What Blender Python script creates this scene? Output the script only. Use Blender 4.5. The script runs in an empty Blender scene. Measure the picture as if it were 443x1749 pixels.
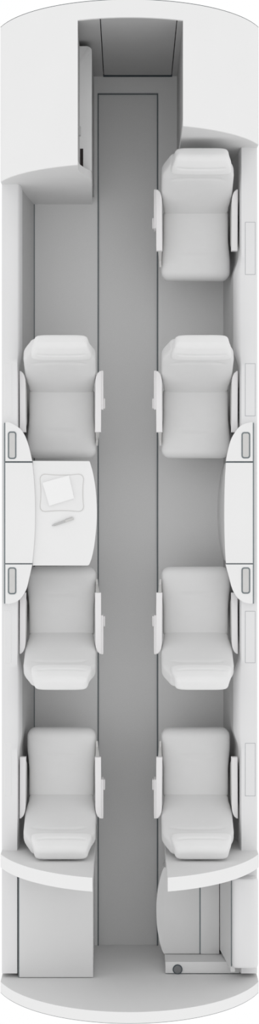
import bpy, bmesh, math
from mathutils import Vector

# ------------------------------------------------------------------ scene frame
C = bpy.context.scene.collection
H = 11.5            # camera height above the cabin floor (m)
KF = 240.0          # measured pixels per metre at floor level
CX, CY = 221.5, 874.5

def K(z): return KF * H / (H - z)
def PX(px, z): return (px - CX) / K(z)          # metres to the right of the centre line
def PV(py, z): return (py - CY) / K(z)          # metres aft of mid cabin

# ------------------------------------------------------------------ materials
def mat(name, col, rough=0.6, spec=0.2, noise=0.02, nscale=30.0, bump=0.0, bscale=200.0):
    m = bpy.data.materials.new(name); m.use_nodes = True
    nt = m.node_tree; b = nt.nodes['Principled BSDF']
    b.inputs['Roughness'].default_value = rough
    b.inputs['Specular IOR Level'].default_value = spec
    tc = nt.nodes.new('ShaderNodeTexCoord')
    n = nt.nodes.new('ShaderNodeTexNoise'); n.inputs['Scale'].default_value = nscale
    n.inputs['Detail'].default_value = 3
    nt.links.new(tc.outputs['Object'], n.inputs['Vector'])
    r = nt.nodes.new('ShaderNodeValToRGB')
    r.color_ramp.elements[0].position = 0.3; r.color_ramp.elements[1].position = 0.7
    r.color_ramp.elements[0].color = tuple(c * (1 - noise) for c in col) + (1,)
    r.color_ramp.elements[1].color = tuple(min(1, c * (1 + noise)) for c in col) + (1,)
    nt.links.new(n.outputs['Fac'], r.inputs['Fac'])
    nt.links.new(r.outputs['Color'], b.inputs['Base Color'])
    if bump:
        n2 = nt.nodes.new('ShaderNodeTexNoise'); n2.inputs['Scale'].default_value = bscale
        nt.links.new(tc.outputs['Object'], n2.inputs['Vector'])
        bp = nt.nodes.new('ShaderNodeBump'); bp.inputs['Strength'].default_value = bump
        bp.inputs['Distance'].default_value = 0.002
        nt.links.new(n2.outputs['Fac'], bp.inputs['Height'])
        nt.links.new(bp.outputs['Normal'], b.inputs['Normal'])
    return m

M = {
    'shell':   mat('shell_white', (0.83, 0.83, 0.83), 0.55, 0.1, 0.006, 3),
    'panel':   mat('sidewall_white', (0.765, 0.765, 0.77), 0.55, 0.1, 0.008, 4),
    'lower':   mat('bulkhead_laminate', (0.69, 0.69, 0.69), 0.6, 0.1, 0.01, 4),
    'vestib':  mat('entry_panel_shaded', (0.45, 0.45, 0.45), 0.6, 0.1, 0.01, 4),  # darkened base colour carries the shade of the deep, narrow entry
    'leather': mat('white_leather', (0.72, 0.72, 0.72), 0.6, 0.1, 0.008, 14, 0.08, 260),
    'head':    mat('headrest_leather_lit', (0.79, 0.79, 0.79), 0.6, 0.1, 0.008, 14, 0.08, 260),  # same seat leather, lightened because the headrest stands in more open light
    'arm':     mat('armrest_white', (0.80, 0.79, 0.795), 0.5, 0.1, 0.006, 10),
    'carpet':  mat('side_carpet_grey', (0.70, 0.70, 0.70), 0.95, 0.0, 0.04, 260, 0.2, 700),
    'aisle':   mat('aisle_carpet_grey', (0.65, 0.65, 0.65), 0.95, 0.0, 0.04, 260, 0.2, 700),
    'seam':    mat('dark_seam', (0.07, 0.085, 0.095), 0.7, 0.1, 0.05, 30),
    'faint':   mat('faint_seam', (0.45, 0.46, 0.48), 0.7, 0.1, 0.05, 30),
    'line':    mat('aisle_edge_strip', (0.15, 0.17, 0.18), 0.7, 0.1, 0.05, 30),
    'seamline': mat('seam_line_grey', (0.20, 0.225, 0.235), 0.7, 0.1, 0.05, 30),
    'lowwall': mat('lower_sidewall_shaded', (0.52, 0.52, 0.52), 0.7, 0.1, 0.02, 20),  # wall colour darkened to paint in the gap shadow beside seats and armrests
    'tray':    mat('tray_grey', (0.62, 0.615, 0.605), 0.6, 0.1, 0.02, 20),
    'dark':    mat('dark_recess', (0.03, 0.025, 0.025), 0.7, 0.1, 0.1, 20),
    'metal':   mat('button_grey', (0.17, 0.175, 0.18), 0.45, 0.3, 0.03, 40),
    'paper':   mat('white_paper', (0.87, 0.87, 0.87), 0.8, 0.05, 0.004, 20),
    'mat':     mat('placemat_white', (0.81, 0.81, 0.81), 0.7, 0.05, 0.006, 20),
    'pen':     mat('pen_grey', (0.52, 0.52, 0.52), 0.5, 0.2, 0.03, 30),
    'base':    mat('pedestal_grey', (0.40, 0.40, 0.40), 0.6, 0.1, 0.03, 20),
}

# ------------------------------------------------------------------ mesh helpers (x right, v aft, z up; world y = -v)
class MB:
    def __init__(self): self.bm = bmesh.new()
    def v(self, x, v, z): return self.bm.verts.new((x, -v, z))
    def face(self, vs):
        try: return self.bm.faces.new(vs)
        except ValueError: return None
    def box(self, x0, x1, v0, v1, z0, z1, bev=0.0, seg=2):
        p = [self.v(x, v, z) for z in (z0, z1) for v in (v0, v1) for x in (x0, x1)]
        fs = [(0,1,3,2),(4,6,7,5),(0,4,5,1),(2,3,7,6),(0,2,6,4),(1,5,7,3)]
        new = [self.face([p[i] for i in f]) for f in fs]
        if bev:
            es = list({e for f in new for e in f.edges})
            bmesh.ops.bevel(self.bm, geom=es, offset=bev, segments=seg, profile=0.5, affect='EDGES')
        return self
    def prism(self, pts, z0, z1, bev=0.0, seg=2):
        """plan outline [(x, v)] raised from z0 to z1"""
        a = [self.v(x, v, z0) for x, v in pts]; b = [self.v(x, v, z1) for x, v in pts]
        n = len(pts)
        self.face(a[::-1]); top = self.face(b)
        for i in range(n): self.face([a[i], a[(i+1) % n], b[(i+1) % n], b[i]])
        if bev:
            bmesh.ops.bevel(self.bm, geom=list(top.edges), offset=bev, segments=seg, profile=0.5, affect='EDGES')
        return self
    def wall(self, pts, vf):
        """cross-section outline [(x, z)] with two faces at v = vf(x, z)[0] and [1]"""
        a = [self.v(x, vf(x, z)[0], z) for x, z in pts]; b = [self.v(x, vf(x, z)[1], z) for x, z in pts]
        n = len(pts)
        self.face(a); self.face(b[::-1])
        for i in range(n): self.face([a[i], b[i], b[(i+1) % n], a[(i+1) % n]])
        return self
    def rings(self, rings, cap=True):
        R = [[self.v(*p) for p in r] for r in rings]
        n = len(R[0])
        for r0, r1 in zip(R, R[1:]):
            for i in range(n): self.face([r0[i], r0[(i+1) % n], r1[(i+1) % n], r1[i]])
        if cap: self.face(R[0][::-1]); self.face(R[-1])
        return self
    def disc(self, x, v, z0, z1, r, n=28, bev=0):
        return self.prism([(x + r*math.cos(2*math.pi*i/n), v + r*math.sin(2*math.pi*i/n)) for i in range(n)], z0, z1, bev)
    def mesh(self, name, m, smooth=True, angle=40):
        bmesh.ops.recalc_face_normals(self.bm, faces=self.bm.faces)
        me = bpy.data.meshes.new(name); self.bm.to_mesh(me); self.bm.free()
        me.materials.append(m)
        if smooth:
            me.polygons.foreach_set('use_smooth', [True]*len(me.polygons))
            me.set_sharp_from_angle(angle=math.radians(angle))
        return me
    def build(self, name, m, parent=None, smooth=True, angle=40):
        return link(name, self.mesh(name, m, smooth, angle), parent)

def link(name, me, parent=None):
    o = bpy.data.objects.new(name, me); C.objects.link(o)
    if parent is not None:
        o.parent = parent
        o.matrix_parent_inverse = parent.matrix_basis.inverted()
    return o
def local(name, me, parent):
    o = bpy.data.objects.new(name, me); C.objects.link(o); o.parent = parent
    return o
def thing(name, x, v, z, label, cat, group=None):
    o = bpy.data.objects.new(name, None); o.empty_display_size = 0.1
    o.location = (x, -v, z); C.objects.link(o)
    tag(o, label, cat, group); return o
def tag(o, label, cat, group=None):
    o['label'] = label; o['category'] = cat
    if group: o['group'] = group
    return o
def struct(o): o['kind'] = 'structure'; return o

def sm(a, b, t):
    t = max(0.0, min(1.0, (t - a) / (b - a))); return t*t*(3 - 2*t)
def superellipse(n_pts, e):
    out = []
    for i in range(n_pts):
        a = 2*math.pi*(i + 0.5)/n_pts
        c, s = math.cos(a), math.sin(a)
        out.append((math.copysign(abs(c)**(2/e), c), math.copysign(abs(s)**(2/e), s)))
    return out
def rrect(x0, x1, v0, v1, r, n=6):
    pts = []
    for cx, cv, a0 in ((x1-r, v1-r, 0), (x0+r, v1-r, 90), (x0+r, v0+r, 180), (x1-r, v0+r, 270)):
        for i in range(n+1):
            a = math.radians(a0 + 90*i/n); pts.append((cx + r*math.cos(a), cv + r*math.sin(a)))
    return pts
def smooth_line(pts, n=5):
    """Catmull-Rom through an open list of points"""
    out = []
    P = [pts[0]] + list(pts) + [pts[-1]]
    for i in range(1, len(P)-2):
        p0, p1, p2, p3 = P[i-1], P[i], P[i+1], P[i+2]
        for k in range(n):
            t = k/n
            out.append(tuple(0.5*((2*b) + (-a+c)*t + (2*a-5*b+4*c-d)*t*t + (-a+3*b-3*c+d)*t**3)
                             for a, b, c, d in zip(p0, p1, p2, p3)))
    out.append(tuple(pts[-1])); return out

# ------------------------------------------------------------------ the cabin shell
RA, ZA = 0.92, 0.45
XO = 0.856                      # outer half width
ZL = 0.70                       # side ledge height
def arch(x): return ZA + math.sqrt(max(RA*RA - x*x, 0))
V_FRONT, V_FRONT_OUT = -3.10, -3.212
V_PL, V_PR = -2.19, -2.436      # forward partitions
V_REAR = 3.085                  # rear bulkhead at floor
def rear_in(z): return 3.085 + 0.036*z
def part_in(z): return 2.222 + 0.0575*z

AX0, AX1 = PX(167.5, 0), PX(270, 0)      # sunken aisle
AV0, AV1 = PV(160.5, 0), 3.085
XP0 = XO - 0.002
f = MB()
f.box(-XP0, AX0, V_FRONT-.11, 3.084, -0.099, 0.0)
f.box(AX1, XP0, V_FRONT-.11, 3.084, -0.099, 0.0)
f.box(AX0, AX1, V_FRONT-.11, AV0, -0.099, 0.0)
struct(f.build('floor', M['carpet'], smooth=False))
f = MB(); f.box(AX0, AX1, AV0, 3.084, -0.099, -0.012)
struct(f.build('floor_aisle', M['aisle'], smooth=False))
# edging strips of the aisle
w = 0.008
for i, (a, b, c, d) in enumerate(((AX0-w*0.3, AX0+w*0.7, AV0, AV1), (AX1-w*0.9, AX1+w*0.3, AV0, AV1), (AX0-w*0.3, AX1+w*0.3, AV0-w*0.5, AV0+w*0.4))):
    struct(MB().box(a, b, c, d, -0.05, 0.003).build('trim_%d' % (i+1), M['line'], smooth=False))

def side_wall(sgn, xf, base, near, fs, vlo, intervals, name, v_end=3.084):
    """side wall with a broad ledge; its inner edge is scalloped beside the armrests"""
    def e(v):
        k = 0.0
        for a, b in intervals: k = max(k, sm(a-0.14, a, v) * (1 - sm(b, b+0.14, v)))
        return base + (near-base)*k
    n = int((v_end - vlo)/0.035); rings = []
    for i in range(n+1):
        v = vlo + (v_end-vlo)*i/n; x = e(v); d = fs-x
        prof = [(xf, 0), (xf+0.55*(x-xf), 0.25), (x-0.002, 0.46), (x, 0.52), (x, 0.60), (x+0.10*d, 0.645), (x+0.35*d, 0.678), (x+0.65*d, 0.694),
                (fs, ZL), (XO-0.012, ZL), (XO-0.003, ZL-0.004), (XO, ZL-0.015), (XO, -0.10), (xf, -0.10)]
        rings.append([(sgn*a, v, z) for a, z in prof])
    o = MB().rings(rings).build(name, M['panel'], angle=50)
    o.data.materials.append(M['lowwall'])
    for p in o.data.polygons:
        if p.center.z < 0.55 and abs(p.center.x) < 0.80: p.material_index = 1  # inner faces below the ledge get the colour with shade painted in
    return struct(o)
R1V, R2V, R3V, R4V = PV(365, .47), PV(670, .47), PV(1080.5, .47), PV(1357, .47)
side_wall(-1, 0.681, 0.729, 0.746, 0.752, V_PL, [(R2V-.16, R3V+.14), (R4V-.30, 3.2)], 'wall_left')
side_wall(1, 0.669, 0.7055, 0.740, 0.750, V_PR, [(-3.3, R1V+.30), (R2V-.16, R3V+.15), (R4V-.32, 3.2)], 'wall_right')
struct(MB().box(PX(57, 0)-.006, PX(57, 0)+.010, V_PL+.001, 2.2, 0, 0.004).build('baseboard_left', M['line'], smooth=False))

def arch_pts(x0, x1, n=40, dz=0.0):
    return [(x0 + (x1-x0)*i/n, arch(x0 + (x1-x0)*i/n)+dz) for i in range(n+1)]
# --- front wall with the opening for the flush door
T = 0.018   # roof skin thickness
DX0, DX1 = -0.187, 0.303
ZD = 1.33
def prism_wall(name, pts, v0, v1, m):
    return struct(MB().wall(pts, lambda x, z: (v0, v1)).build(name, m, smooth=False))
b = MB()
b.wall([(-XO, 0), (DX0, 0)] + arch_pts(DX0, -XO, 30, -T), lambda x, z: (V_FRONT_OUT, V_FRONT))
b.wall([(DX1, 0), (XO, 0)] + arch_pts(XO, DX1, 30, -T), lambda x, z: (V_FRONT_OUT, V_FRONT))
struct(b.build('wall_front', M['vestib'], smooth=False))
struct(MB().wall([(DX0+.006, .014), (DX1-.006, .014)] + arch_pts(DX1-.006, DX0+.006, 30, -T-.001), lambda x, z: (V_FRONT-.06, V_FRONT-.006)).build('door_1', M['vestib'], smooth=False))
struct(MB().wall([(DX0, 0), (DX1, 0)] + arch_pts(DX1, DX0, 30, -T-.001), lambda x, z: (V_FRONT-.075, V_FRONT-.062)).build('trim_4', M['seam'], smooth=False))
struct(MB().box(DX0, DX1, V_FRONT-.012, V_FRONT+.004, 0.0, 0.012).build('trim_5', M['seam'], smooth=False))

# --- roof over the front cabinets and over the front and rear bulkheads
XG, XW = -0.327, 0.338
def roof(b, x0, x1, v0, v1, n=24):
    rings = []
    for i in range(n+1):
        x = x0 + (x1-x0)*i/n; z = arch(x)
        rings.append([(x, v0, z-T), (x, v1, z-T), (x, v1, z), (x, v0, z)])
    b.rings(rings)
b = MB()
roof(b, -XO, XG, V_FRONT_OUT, V_PL); roof(b, XW, XO, V_FRONT_OUT, V_PR); roof(b, XG, XW, V_FRONT_OUT, V_FRONT-0.002)
struct(b.build('ceiling', M['shell'], angle=30))
def edge_line(name, v0, v1, dz, i0=-XO, i1=XO, off=lambda z: 0.0):
    rings = []
    for i in range(61):
        x = i0 + (i1-i0)*i/60; z = arch(x)
        q = off(z)
        rings.append([(x, v0+q, z-0.03), (x, v1+q, z-0.03), (x, v1+q, z+dz), (x, v0+q, z+dz)])
    return struct(MB().rings(rings).build(name, M['seam'], smooth=False))
edge_line('trim_6', V_FRONT_OUT-0.0035, V_FRONT_OUT-0.0002, 0.0)

# outer skin below the front roof
for s, nm, v1 in ((-1, 'wall_front_left_skin', V_PL-.002), (1, 'wall_front_right_skin', V_PR-.002)):
    struct(MB().box(*sorted((s*XO, s*(XO-.02))), V_FRONT+.001, v1, 0.0, arch(XO)-T).build(nm, M['shell'], smooth=False))

# --- front left partition: wide at the bottom, swept back at the top towards the aisle
edge = smooth_line([(-0.264, 0.0), (-0.2555, 0.5), (-0.249, 0.82), (-0.262, 0.905), (-0.2916, 0.985), (-0.319, 1.085), (-0.328, 1.18), (-0.327, arch(XG)-T)], 6)
XP = XO-.0015
pts = [(-XP, 0)] + edge + arch_pts(XG, -XP, 24, -T)[1:]
struct(MB().wall(pts, lambda x, z: (V_PL-.05, V_PL)).build('wall_front_left', M['lower'], angle=30))
# --- front right partition
pts = [(XP, 0), (XW, 0)] + arch_pts(XW, XP, 24, -T)
struct(MB().wall(pts, lambda x, z: (V_PR-.05, V_PR)).build('wall_front_right', M['lower'], smooth=False))
struct(MB().box(XW, XW+.02, V_FRONT, V_PR-.05, 0, arch(XW+.02)-T).build('wall_entry', M['vestib'], smooth=False))

# --- rear partitions with arched tops
for nm, xi in (('wall_rear_left', -0.2337), ('wall_rear_right', 0.241)):
    s = 1 if xi > 0 else -1
    pts = [(s*XP, 0), (xi, 0)] + arch_pts(xi, s*XP, 30)
    o = struct(MB().wall(pts, lambda x, z: (part_in(z), part_in(z)+.087)).build(nm, M['lower'], smooth=False))
    # white top capping
    rings = []
    for i in range(31):
        x = xi + (s*XO-xi)*i/30; z = arch(x)
        rings.append([(x, part_in(z), z-.0), (x, part_in(z)+.087, z-.0), (x, part_in(z)+.087, z+.004), (x, part_in(z), z+.004)])
    cap = MB().rings(rings).build('top_edge', M['shell'], o)
# --- rear bulkhead
pts = [(-XO, -0.1), (XO, -0.1)] + arch_pts(XO, -XO, 60)
o = struct(MB().wall(pts, lambda x, z: (rear_in(z), rear_in(z)+.07)).build('wall_rear', M['lower'], smooth=False))
rings = []
for i in range(61):
    x = -XO + 2*XO*i/60; z = arch(x)
    rings.append([(x, rear_in(z), z), (x, rear_in(z)+.07, z), (x, rear_in(z)+.07, z+.004), (x, rear_in(z), z+.004)])
MB().rings(rings).build('top_edge', M['shell'], o)
edge_line('trim_7', .0703, .0735, 0.0, off=rear_in)

# ------------------------------------------------------------------ galley beside the entry
ZC = 0.885
g = thing('galley_cabinet', -0.5, -2.65, 0, 'grey galley cabinet with a narrow counter, left of the entry aisle behind the front wall', 'cabinet')
xe = -0.248
MB().box(-0.80, xe-.004, -3.055, V_PL-.052, 0, ZC-.03).build('cabinet_body', M['vestib'], g, smooth=False)
b = MB(); r = 0.03
pts = [(-0.80, -3.06)] + [(xe-r+r*math.sin(math.radians(a)), -3.06+r-r*math.cos(math.radians(a))) for a in range(0, 91, 15)] + [(xe, V_PL-.052), (-0.80, V_PL-.052)]
b.prism(pts, ZC-.03, ZC, 0.004)
counter = b.build('counter', M['lower'], g)
MB().wall([(-0.80, ZC), (XG-.001, ZC)] + arch_pts(XG-.001, -0.80, 20, -T-.002), lambda x, z: (-3.055, V_PL-.052)).build('upper_cabinet', M['vestib'], g, smooth=False)
MB().box(PX(137, ZC), PX(142.3, ZC), PV(254, ZC), PV(297, ZC), ZC-.001, ZC+.0015).build('slot', M['dark'], counter, smooth=False)
MB().box(XG-.002, XG+.012, PV(232, 1.05), PV(217, 1.05), 1.03, 1.08, 0.003).build('latch', M['vestib'], g)

# ------------------------------------------------------------------ seats
TH = math.radians(27)
U = (-math.sin(TH), math.cos(TH)); N = (math.cos(TH), math.sin(TH))
SE = superellipse(72, 5.5)
def loft(s, d0, d1, rad, func, n=36, dent=None, e=SE, rad0=None):
    """soft upholstered block: func(d) -> (x centre, f, z, axis (f,z), half width, half thickness)"""
    b = MB(); rings = []; L = d1-d0
    ds = []
    ra = rad0 or rad
    q8 = [1-math.cos(math.pi/2*k/8) for k in range(9)]
    full = [ra*q for q in q8] + [ra + (L-rad-ra)*k/n for k in range(1, n)] + [L-rad*q for q in q8[::-1]]
    for t in full:
        x, ff, z, ax, w, th = func(d0+t)
        q, rr = (t, ra) if t < L/2 else (L-t, rad)
        sh = 0.0 if q >= rr else rr*(1-math.sqrt(max(0, 1-(1-q/rr)**2)))
        ww, tt = max(w-sh, 0.004), max(th-sh*min(1, th/rr*0.9), 0.004)
        ring = []
        for a, c in e:
            fx, ff2, zz = x + a*ww, ff + ax[0]*c*tt, z + ax[1]*c*tt
            if dent and c > 0.5:
                dd = dent(a*ww, d0+t); ff2 += ax[0]*dd; zz += ax[1]*dd
            ring.append((fx, s*ff2, zz))
        rings.append(ring)
    return b.rings(rings)

def g_(t, w): return math.exp(-(t/w)**2)
def cushion_dent(x, d):
    r = math.hypot(x/0.092, (d-0.20)/0.105)
    arc = -0.0085*g_(r-1, 0.085) * sm(0.20, 0.26, d)
    pad = -0.008*(1-sm(0.0, 1.1, r))
    return arc + pad + 0.006*(1-sm(0.03, 0.12, d))*0
def back_dent(x, d):
    y = d - (0.375 - 0.5*max(0, abs(x)-0.06)**1.5)
    line = -0.0075*g_(y, 0.010)*(1-sm(0.15, 0.19, abs(x)))
    return line - 0.006*(1-sm(0.0, 0.17, math.hypot(x*1.0, (d-0.2))))
CACHE = {}
def seat_meshes(s):
    if s in CACHE: return CACHE[s]
    m = {}
    def cush(d):
        w = 0.223 + 0.013*sm(0.15, 0.34, d)
        return 0.0, d, 0.395 - 0.006*sm(0.25, 0.45, d), (0, 1), w, 0.075
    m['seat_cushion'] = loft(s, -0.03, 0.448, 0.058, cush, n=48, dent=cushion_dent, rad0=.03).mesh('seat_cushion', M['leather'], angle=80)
    bt = 0.058
    def back(d):
        w = 0.222 + 0.0175*sm(0.02, 0.16, d) - 0.062*sm(0.36, 0.54, d)
        c = (0.0 + U[0]*d - N[0]*bt, 0.47 + U[1]*d - N[1]*bt)
        return 0.0, c[0], c[1], N, w, bt
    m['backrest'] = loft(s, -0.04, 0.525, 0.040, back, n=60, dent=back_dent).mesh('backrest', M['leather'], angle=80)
    ht = 0.050
    def head(d):
        w = 0.199 - 0.026*sm(0.47, 0.60, d)
        out = 0.024 + 0.006*math.sin(min(1, max(0, (d-0.43)/0.17))*math.pi) - 0.01*sm(0.52, 0.6, d)
        c = (U[0]*d - N[0]*(ht-out), 0.47 + U[1]*d - N[1]*(ht-out))
        return 0.018, c[0], c[1], N, w, ht
    def head_dent(x, d):
        return -0.006*g_(d - (0.505 + 0.35*max(0, abs(x)-0.08)**1.4), 0.010)*(1-sm(0.13, 0.17, abs(x)))
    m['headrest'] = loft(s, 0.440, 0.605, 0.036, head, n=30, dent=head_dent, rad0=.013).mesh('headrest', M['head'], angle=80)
    b = MB()
    b.rings([[(x*k, s*(0.17+y*k), z) for x, y in ((-.2, -.17), (.2, -.17), (.2, .17), (-.2, .17))] for k, z in ((.85, 0), (.75, .05), (.75, .22), (1.0, .325))])
    m['pedestal'] = b.mesh('pedestal', M['base'], smooth=False)
    for side in (1, -1):          # side = +1: armrest on the right of the picture
        def sx(a): return side*a
        i, o = 0.2315, 0.2755
        outl = [(sx(o), s*-.132)] + [(sx(o-.010-.030*math.sin(math.radians(t))), s*(-.126+.075*(1-math.cos(math.radians(t))))) for t in range(0, 91, 15)]
        outl += [(sx(i), s*.281), (sx(o-.002), s*.281)]
        m['arm%d' % side] = MB().prism(outl, 0.605, 0.65, 0.004).mesh('armrest', M['arm'])
        m['armp%d' % side] = MB().rings([[(sx(a), s*c, z) for a, c in ((i+.004, f0), (o-xo, f0), (o-xo, f1), (i+.004, f1))] for z, f0, f1, xo in ((.36, -.03, .30, .025), (.47, -.04, .365, .027), (.50, -.05, .33, .024), (.604, -.06, .272, .014))]).mesh('arm_panel', M['tray'], smooth=False)  # darker grey paints the gap shadow between cushion and armrest
        m['armw%d' % side] = MB().rings([[(sx(a), s*c, z) for a, c in ((i+.006, -.06), (o-.014, -.06), (o-.014, f1), (i+.006, f1))] for z, f1 in ((.40, .20), (.604, .265))]).mesh('arm_panel', M['tray'], smooth=False)  # window-side panel, same grey with the gap shadow put into its colour
        m['pod%d' % side] = MB().box(*sorted((sx(o-.006), sx(o+.013))), *sorted((s*-.134, s*.128)), .50, .632, 0.004).mesh('arm_pod', M['arm'])
        m['knob%d' % side] = MB().box(*sorted((sx(o+.012), sx(o+.024))), *sorted((s*.050, s*.120)), .53, .59, 0.005).mesh('recline_handle', M['arm'])
    CACHE[s] = m
    return m
def seat(x0, v0, s, aisle, label):
    t = thing('cabin_seat', x0, v0, 0, label, 'seat', 'white leather cabin seats')
    m = seat_meshes(s)
    local('pedestal', m['pedestal'], t); local('seat_cushion', m['seat_cushion'], t)
    local('backrest', m['backrest'], t); local('headrest', m['headrest'], t)
    for side in (1, -1):
        a = local('armrest', m['arm%d' % side], t)
        local('arm_panel', m[('armp%d' if side == aisle else 'armw%d') % side], a)
        if side == aisle:
            local('arm_pod', m['pod%d' % side], a)
            local('recline_handle', m['knob%d' % side], a)
    return t
XR, XL = 0.4535, -0.465
seat(XR, R1V, 1, -1, 'white leather seat alone at the front right, behind the curved front right partition')
seat(XR, R2V, 1, -1, 'white leather seat facing aft on the right, just ahead of the folded side console')
seat(XR, R3V, -1, -1, 'white leather seat facing forward on the right, just behind the folded side console')
seat(XR, R4V, -1, -1, 'white leather seat backed against the right rear partition by the lavatory bench')
seat(XL, R2V, 1, 1, 'white leather seat facing aft on the left, ahead of the open table')
seat(XL, R3V, -1, 1, 'white leather seat facing forward on the left, behind the open table')
seat(XL, R4V, -1, 1, 'white leather seat backed against the left rear partition by the storage cabinet')

# ------------------------------------------------------------------ side consoles between the facing seats
ZT = 0.742
def pxs(pts, z): return [(PX(a, z), PV(b, z)) for a, b in pts]
def slot_cut(outline, rr):
    return outline, rr
def console(side, cap_f, leaf, cap_a, slots, label):
    t = thing('side_console', side*0.72, 0, 0, label, 'console')
    for cap, sl in ((cap_f, slots[0]), (cap_a, slots[1])):
        o = MB().prism(pxs(cap, ZT), 0.700, ZT, 0.004).build('end_ledge', M['shell'], t)
        x0, x1, v0, v1 = PX(sl[0], ZT), PX(sl[1], ZT), PV(sl[2], ZT), PV(sl[3], ZT)
        # rim and sunk tray of the stowage slot
        outer, inner = rrect(x0, x1, v0, v1, .018), rrect(x0+.006, x1-.006, v0+.006, v1-.006, .013)
        low = rrect(x0+.009, x1-.009, v0+.009, v1-.009, .011)
        b = MB(); b.rings([[(x, v, ZT-.004) for x, v in outer], [(x, v, ZT+.003) for x, v in outer], [(x, v, ZT+.003) for x, v in inner], [(x, v, ZT+.0008) for x, v in low]], cap=False)
        tr = b.build('slot_rim', M['seamline'], o)
        MB().prism(low, ZT-.004, ZT+.0008).build('slot_tray', M['tray'], o, smooth=False)
    MB().prism(pxs(leaf, ZT), 0.724, ZT, 0.003).build('table_lid', M['shell'], t)
    # dark reveal under the lid joints
    ys = (789.3, 963)
    for y in ys:
        xa, xb = sorted((PX(leaf[0][0], ZT), PX(leaf[1][0], ZT)))
        MB().box(xa+.002, xb-.002, PV(y, ZT)-.004, PV(y, ZT)+.004, .715, ZT-.002).build('joint', M['seam'], t, smooth=False)
    # bow-fronted cabinet under the lid
    rings = []
    n = 24
    for i in range(n+1):
        v = -0.335 + 0.67*i/n; q = 1-(v/0.335)**2
        ring = []
        for z in (0.0, 0.2, 0.4, 0.6, 0.699):
            k = z/0.699
            x = (0.668-0.041*q**0.8)*(1-k) + (0.650-0.012*q)*k
            ring.append((side*x, v, z))
        ring += [(side*0.705, v, .699), (side*0.672, v, 0.0)]
        rings.append(ring)
    MB().rings(rings).build('cabinet', M['lower'], t, angle=60)
    # narrow rail against the wall side
    MB().box(*sorted((PX(leaf[0][0], ZT), PX(leaf[0][0], ZT)+side*.008)), PV(722, ZT), PV(1031, ZT), .700, ZT-.004).build('back_rail', M['seamline'], t, smooth=False)
    return t
console(-1,
    [(9, 788), (9, 721)] + smooth_line([(12, 721), (17, 722), (25, 726), (34, 732), (41, 741.5), (46, 753), (50, 766), (55, 788)], 3),
    [(9, 790.2), (55.3, 790.2)] + smooth_line([(57.5, 815), (59.5, 845), (60, 876), (59.5, 907), (57.5, 937)], 3) + [(55.3, 962.2), (9, 962.2)],
    [(9, 963.8)] + smooth_line([(55, 963.8), (50, 986), (45, 1006), (38, 1018.5), (31, 1026), (22, 1030), (14, 1031.5)], 3) + [(9, 1031.5)],
    [(13.5, 28, 737, 784), (13.5, 28, 969, 1015)],
    'white side console with stowage slots along the left wall, with its table pulled out')
console(1,
    [(432.5, 788)] + smooth_line([(386.5, 788), (389.5, 772), (394.5, 753), (401, 740), (409.5, 729), (418, 724), (426, 721.5)], 3) + [(432.5, 721)],
    [(432.5, 790.2), (386.5, 790.2)] + smooth_line([(385, 815), (384, 845), (383.7, 876), (384, 907), (385, 937)], 3) + [(386.5, 962.2), (432.5, 962.2)],
    [(432.5, 963.8), (432.5, 1031)] + smooth_line([(428, 1031), (418, 1029), (407.5, 1022.5), (398, 1007), (392, 986), (386, 963.8)], 3),
    [(413, 428, 738, 783), (413, 428, 969, 1014)],
    'white bow-fronted side console along the right wall, with its table folded away')

# pull-out table
ZTB = 0.722
t = thing('pull_out_table', -0.43, 0, 0, 'white table leaf with a curved aisle edge, pulled out between the two left seats', 'table')
top = [(55.8, 787), (152, 787.5)] + smooth_line([(153.5, 788.5), (159, 808), (163.5, 836), (165.5, 868), (165, 895), (161.5, 930), (157, 952), (152.5, 964.5)], 4) + [(150, 966), (55.8, 966)]
MB().prism([(PX(a, ZTB), PV(b, ZTB)) for a, b in top], ZTB-.021, ZTB, 0.003).build('tabletop', M['shell'], t)
for v in (-.2, .2):
    MB().box(-0.62, -0.33, v-.02, v+.02, ZTB-.06, ZTB-.0215, 0.004).build('support_arm', M['base'], t)

# things lying on the table
def pin(x0, x1, y0, y1, bow, r):
    c = [(x0, y0), (x1, y0), (x1, y1), (x0, y1)]; out = []
    mx, my = (x0+x1)/2, (y0+y1)/2
    n = 10
    for i in range(4):
        a, b = c[i], c[(i+1) % 4]
        dx, dy = b[0]-a[0], b[1]-a[1]; L = math.hypot(dx, dy)
        nx, ny = -dy/L, dx/L
        for k in range(n+1):
            q = (r + (L-2*r)*k/n)/L
            h = bow*4*q*(1-q)
            out.append((a[0]+dx*q+nx*h, a[1]+dy*q+ny*h))
    # round each corner between the bowed sides
    m = n+1; res = []
    for i in range(4):
        side = out[i*m:(i+1)*m]; nxt = out[((i+1) % 4)*m]
        p0, p2 = side[-1], nxt; e = c[(i+1) % 4]
        p1 = (e[0]*.75+(p0[0]+p2[0])/2*.25, e[1]*.75+(p0[1]+p2[1])/2*.25)
        res += side + [tuple((1-t)**2*u + 2*t*(1-t)*w + t*t*y for u, w, y in zip(p0, p1, p2)) for t in (.15, .3, .45, .6, .75, .9)]
    return res
mo = pin(66.5, 145, 808, 875.5, 3.0, 11); mi = pin(67.7, 143.8, 809.2, 874.3, 3.0, 10.5)
mo = pxs(mo, ZTB); mi = pxs(mi, ZTB)
pm = MB().prism(mi, ZTB, ZTB+.003).build('placemat', M['mat'], smooth=False)
tag(pm, 'white four-cornered mat with concave sides lying under the white notepad on the open table', 'placemat')
b = MB(); b.rings([[(x, v, ZTB) for x, v in mo], [(x, v, ZTB+.0036) for x, v in mo], [(x, v, ZTB+.0036) for x, v in mi], [(x, v, ZTB+.003) for x, v in mi]], cap=False)
b.build('hem', M['tray'], pm)
zp = ZTB+.0031
np_ = [(72.3, 824.4), (117.8, 811.6), (127.0, 851.0), (84.1, 864.3)]
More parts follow.
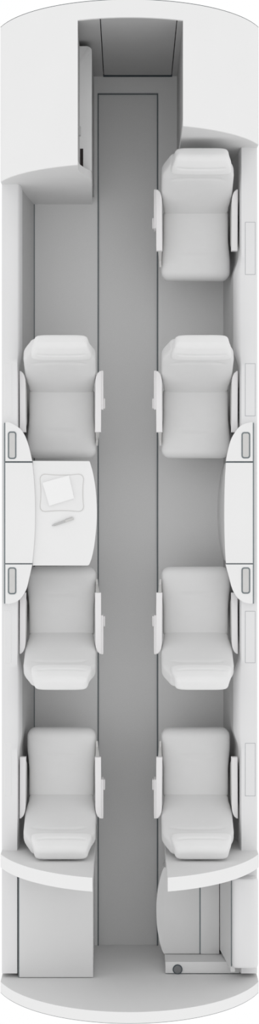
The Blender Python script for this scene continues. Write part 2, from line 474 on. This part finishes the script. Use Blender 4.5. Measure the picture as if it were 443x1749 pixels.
nb = MB().prism(pxs(np_, zp+.02), zp, zp+.014).build('notepad', M['paper'], smooth=False)
tag(nb, 'plain white square notepad lying tilted on the mat on the open table', 'notepad')
MB().prism(pxs([(72.6, 824.6), (117.7, 812), (126.6, 850.8), (84.4, 863.9)], zp+.02), zp+.0142, zp+.0165).build('cover_sheet', M['paper'], nb, smooth=False)
a, c = Vector((PX(88.5, ZTB), PV(898, ZTB))), Vector((PX(126, ZTB), PV(885.3, ZTB)))
d = (c-a).normalized(); L = (c-a).length; nrm = Vector((-d.y, d.x))
def pen_ring(t, r, cz=0.0085, n=14):
    out = []
    for i in range(n):
        an = 2*math.pi*i/n; p = a + d*t + nrm*(r*math.cos(an)); out.append((p.x, p.y, ZTB+cz+r*math.sin(an)))
    return out
pe = MB().rings([pen_ring(0, .0012), pen_ring(.012, .005), pen_ring(.02, .0075), pen_ring(L*.62, .008)]).build('pen', M['pen'])
tag(pe, 'slim grey pen lying diagonally on the open table beside the mat', 'pen')
MB().rings([pen_ring(L*.62+.0005, .0084), pen_ring(L*.97, .0084), pen_ring(L, .006)]).build('pen_cap', M['tray'], pe)
p0, p1 = a + d*(L*.64) + nrm*-.008, a + d*(L*.95) + nrm*-.008
MB().prism([(p0.x, p0.y), (p1.x, p1.y), ((p1-nrm*.004).x, (p1-nrm*.004).y), ((p0-nrm*.004).x, (p0-nrm*.004).y)], ZTB+.006, ZTB+.010).build('clip', M['pen'], pe, smooth=False)

# ------------------------------------------------------------------ flush lids in the side ledges
def lid(x0, x1, y0, y1, label, m):
    a, b_, c, d_ = PX(x0, ZL), PX(x1, ZL), PV(y0, ZL), PV(y1, ZL)
    o = MB().box(a, b_, c, d_, ZL-.01, ZL+.0022, 0.0008, 1).build('ledge_lid', M['panel'], smooth=False)
    tag(o, label, 'ledge lid', 'flush lids in the side ledges')
    q = .0032
    MB().box(a-q, b_+q, c-q, d_+q, ZL-.01, ZL+.0010).build('surround', m, o, smooth=False)
lid(420, 436, 380, 468.5, 'narrow flush rectangular lid in the right ledge beside the front right seat', M['faint'])
lid(420, 436, 621.5, 710, 'narrow flush lid in the right ledge just ahead of the folded console', M['faint'])
lid(420, 436, 1044.5, 1131.5, 'narrow flush lid in the right ledge just behind the folded console', M['faint'])
lid(420, 436, 1270, 1359, 'narrow flush lid in the right ledge beside the right rearmost seat', M['faint'])
lid(8, 19.5, 621.5, 710, 'narrow flush lid in the left ledge just ahead of the open table', M['mat'])
lid(8, 18.5, 1044.5, 1131.5, 'narrow flush lid in the left ledge just behind the open table', M['mat'])
lid(8, 18.5, 1270, 1359, 'narrow flush lid in the left ledge beside the left rearmost seat', M['mat'])

# ------------------------------------------------------------------ storage cabinet, rear left
ZB = 0.715
vb0 = part_in(0)+.087+.055
t = thing('storage_cabinet', -0.49, 2.75, 0, 'grey flat-topped storage cabinet behind the left rear partition against the rear bulkhead', 'cabinet')
xa, xb = PX(33, ZB), PX(159.3, ZB)
MB().box(-0.665, xb-.004, vb0+.02, 3.082, 0, ZB-.02).build('cabinet_body', M['lower'], t, smooth=False)
MB().box(xa, xb, vb0, 3.106, ZB-.02, ZB, 0.003).build('cabinet_top', M['lower'], t)
MB().box(xa-.007, xa+.0005, vb0, 3.106, ZB-.03, ZB-.006).build('joint', M['seamline'], t, smooth=False)

# ------------------------------------------------------------------ lavatory bench, rear right
t = thing('lavatory_bench', 0.5, 2.72, 0, 'grey cushioned lavatory bench facing the aisle behind the right rear partition', 'bench')
zc = 0.45
v0, v1 = 2.43, PV(1630, zc)
def bench_outline(dx=0.0, x1=PX(376, zc)):
    pts = smooth_line([(281, 1478), (274, 1500), (269.5, 1525), (267.5, 1548), (268.5, 1580), (272.5, 1606), (277, 1622), (281, 1630)], 5)
    pts = [(PX(a, zc)+dx, max(PV(b_, zc), v0)) for a, b_ in pts]
    return [(x1, v0)] + [p for i, p in enumerate(pts) if i == 0 or p != pts[i-1]] + [(x1, v1)]
xs1, xs2 = PX(342.5, zc), PX(375.5, zc)
full = bench_outline(0, xs1-.0022)
MB().prism(full, zc-.10, zc, 0.010, 3).build('seat_cushion', M['lower'], t)
MB().box(xs1+.0022, xs2-.001, v0, v1, zc-.10, zc, 0.006).build('inner_cushion', M['lower'], t)
MB().box(xs1-.006, xs1+.006, v0+.01, v1-.004, zc-.08, zc-.003).build('seam', M['seamline'], t, smooth=False)
MB().prism(bench_outline(.03, .66), 0.0, zc-.102).build('base', M['lower'], t, smooth=False)
# backrest: curved face rising from the cushion, then the thick bolster on the ledge
rings = []
for i in range(13):
    v = v0 + (2.995-v0)*i/12
    bow = 0.0
    prof = smooth_line([(xs2-.001, zc-.05), (xs2+.005, zc+.005), (.640, .56), (.660, .68), (.672, .78)], 4)
    lift = 1.0
    rings.append([(x, v + .055*(z-zc)/.33*(i/12), z) for x, z in prof] + [(.70, v + .055*(i/12), .78), (.70, v, zc-.05)])
MB().rings(rings).build('backrest', M['lower'], t, angle=60)
MB().box(.6735, .6790, v0, 3.01, .66, .800).build('seam', M['seamline'], t, smooth=False)
rb = []
zt = .85
for v, k in ((2.418, .88), (2.424, .96), (2.440, 1.0), (2.70, 1.0), (2.985, 1.0), (3.000, .97), (3.006, .90)):
    ring = []
    cxp, czp, hw, hz = .765, .795, .086*k, .062*k
    for a_, c_ in superellipse(28, 4.5): ring.append((cxp+a_*hw, v, czp+c_*hz))
    rb.append(ring)
MB().rings(rb).build('bolster', M['panel'], t, angle=60)
MB().box(.712, .749, 2.44, 2.94, .45, .74).build('bolster_support', M['lower'], t, smooth=False)
# end ledge with the round button
zl = 0.63
vl0 = PV(1643, zl)
xl0 = PX(283, zl)
le = MB().box(xl0, PX(409, zl), vl0, 3.082, 0.0, zl-.015)
le = le.build('end_shelf_body', M['lower'], t, smooth=False)
sh = MB().box(xl0, PX(410, zl), vl0, 3.1035, zl-.015, zl, 0.003).build('end_shelf', M['lower'], t)
MB().box(xl0, PX(409, zl), 3.1036, 3.1042, zl-.014, zl+.003).build('joint', M['line'], t, smooth=False)
xb_, vb_ = PX(303.7, zl), PV(1655.5, zl)
bt = MB().disc(xb_, vb_, zl, zl+.006, .033, 32, .002).build('round_button', M['seam'], sh)
MB().disc(xb_, vb_, zl+.0061, zl+.0075, .026, 32, .001).build('button_face', M['metal'], bt)

# ------------------------------------------------------------------ light: bright even overcast dome
wd = bpy.data.worlds.new('World'); bpy.context.scene.world = wd; wd.use_nodes = True
wd.node_tree.nodes['Background'].inputs[0].default_value = (1, 1, 1, 1)
wd.node_tree.nodes['Background'].inputs[1].default_value = 1.0

# ------------------------------------------------------------------ camera, straight down
cd = bpy.data.cameras.new('camera'); co = bpy.data.objects.new('camera', cd); C.objects.link(co)
co.location = (0, 0, H); co.rotation_euler = (0, 0, 0)
cd.sensor_fit = 'VERTICAL'; cd.sensor_height = 36; cd.sensor_width = 36
cd.lens = KF*H/1749*36
cd.clip_end = 100
sc = bpy.context.scene; sc.camera = co
sc.view_settings.view_transform = 'Standard'
sc.view_settings.look = 'None'
sc.view_settings.exposure = 0; sc.view_settings.gamma = 1
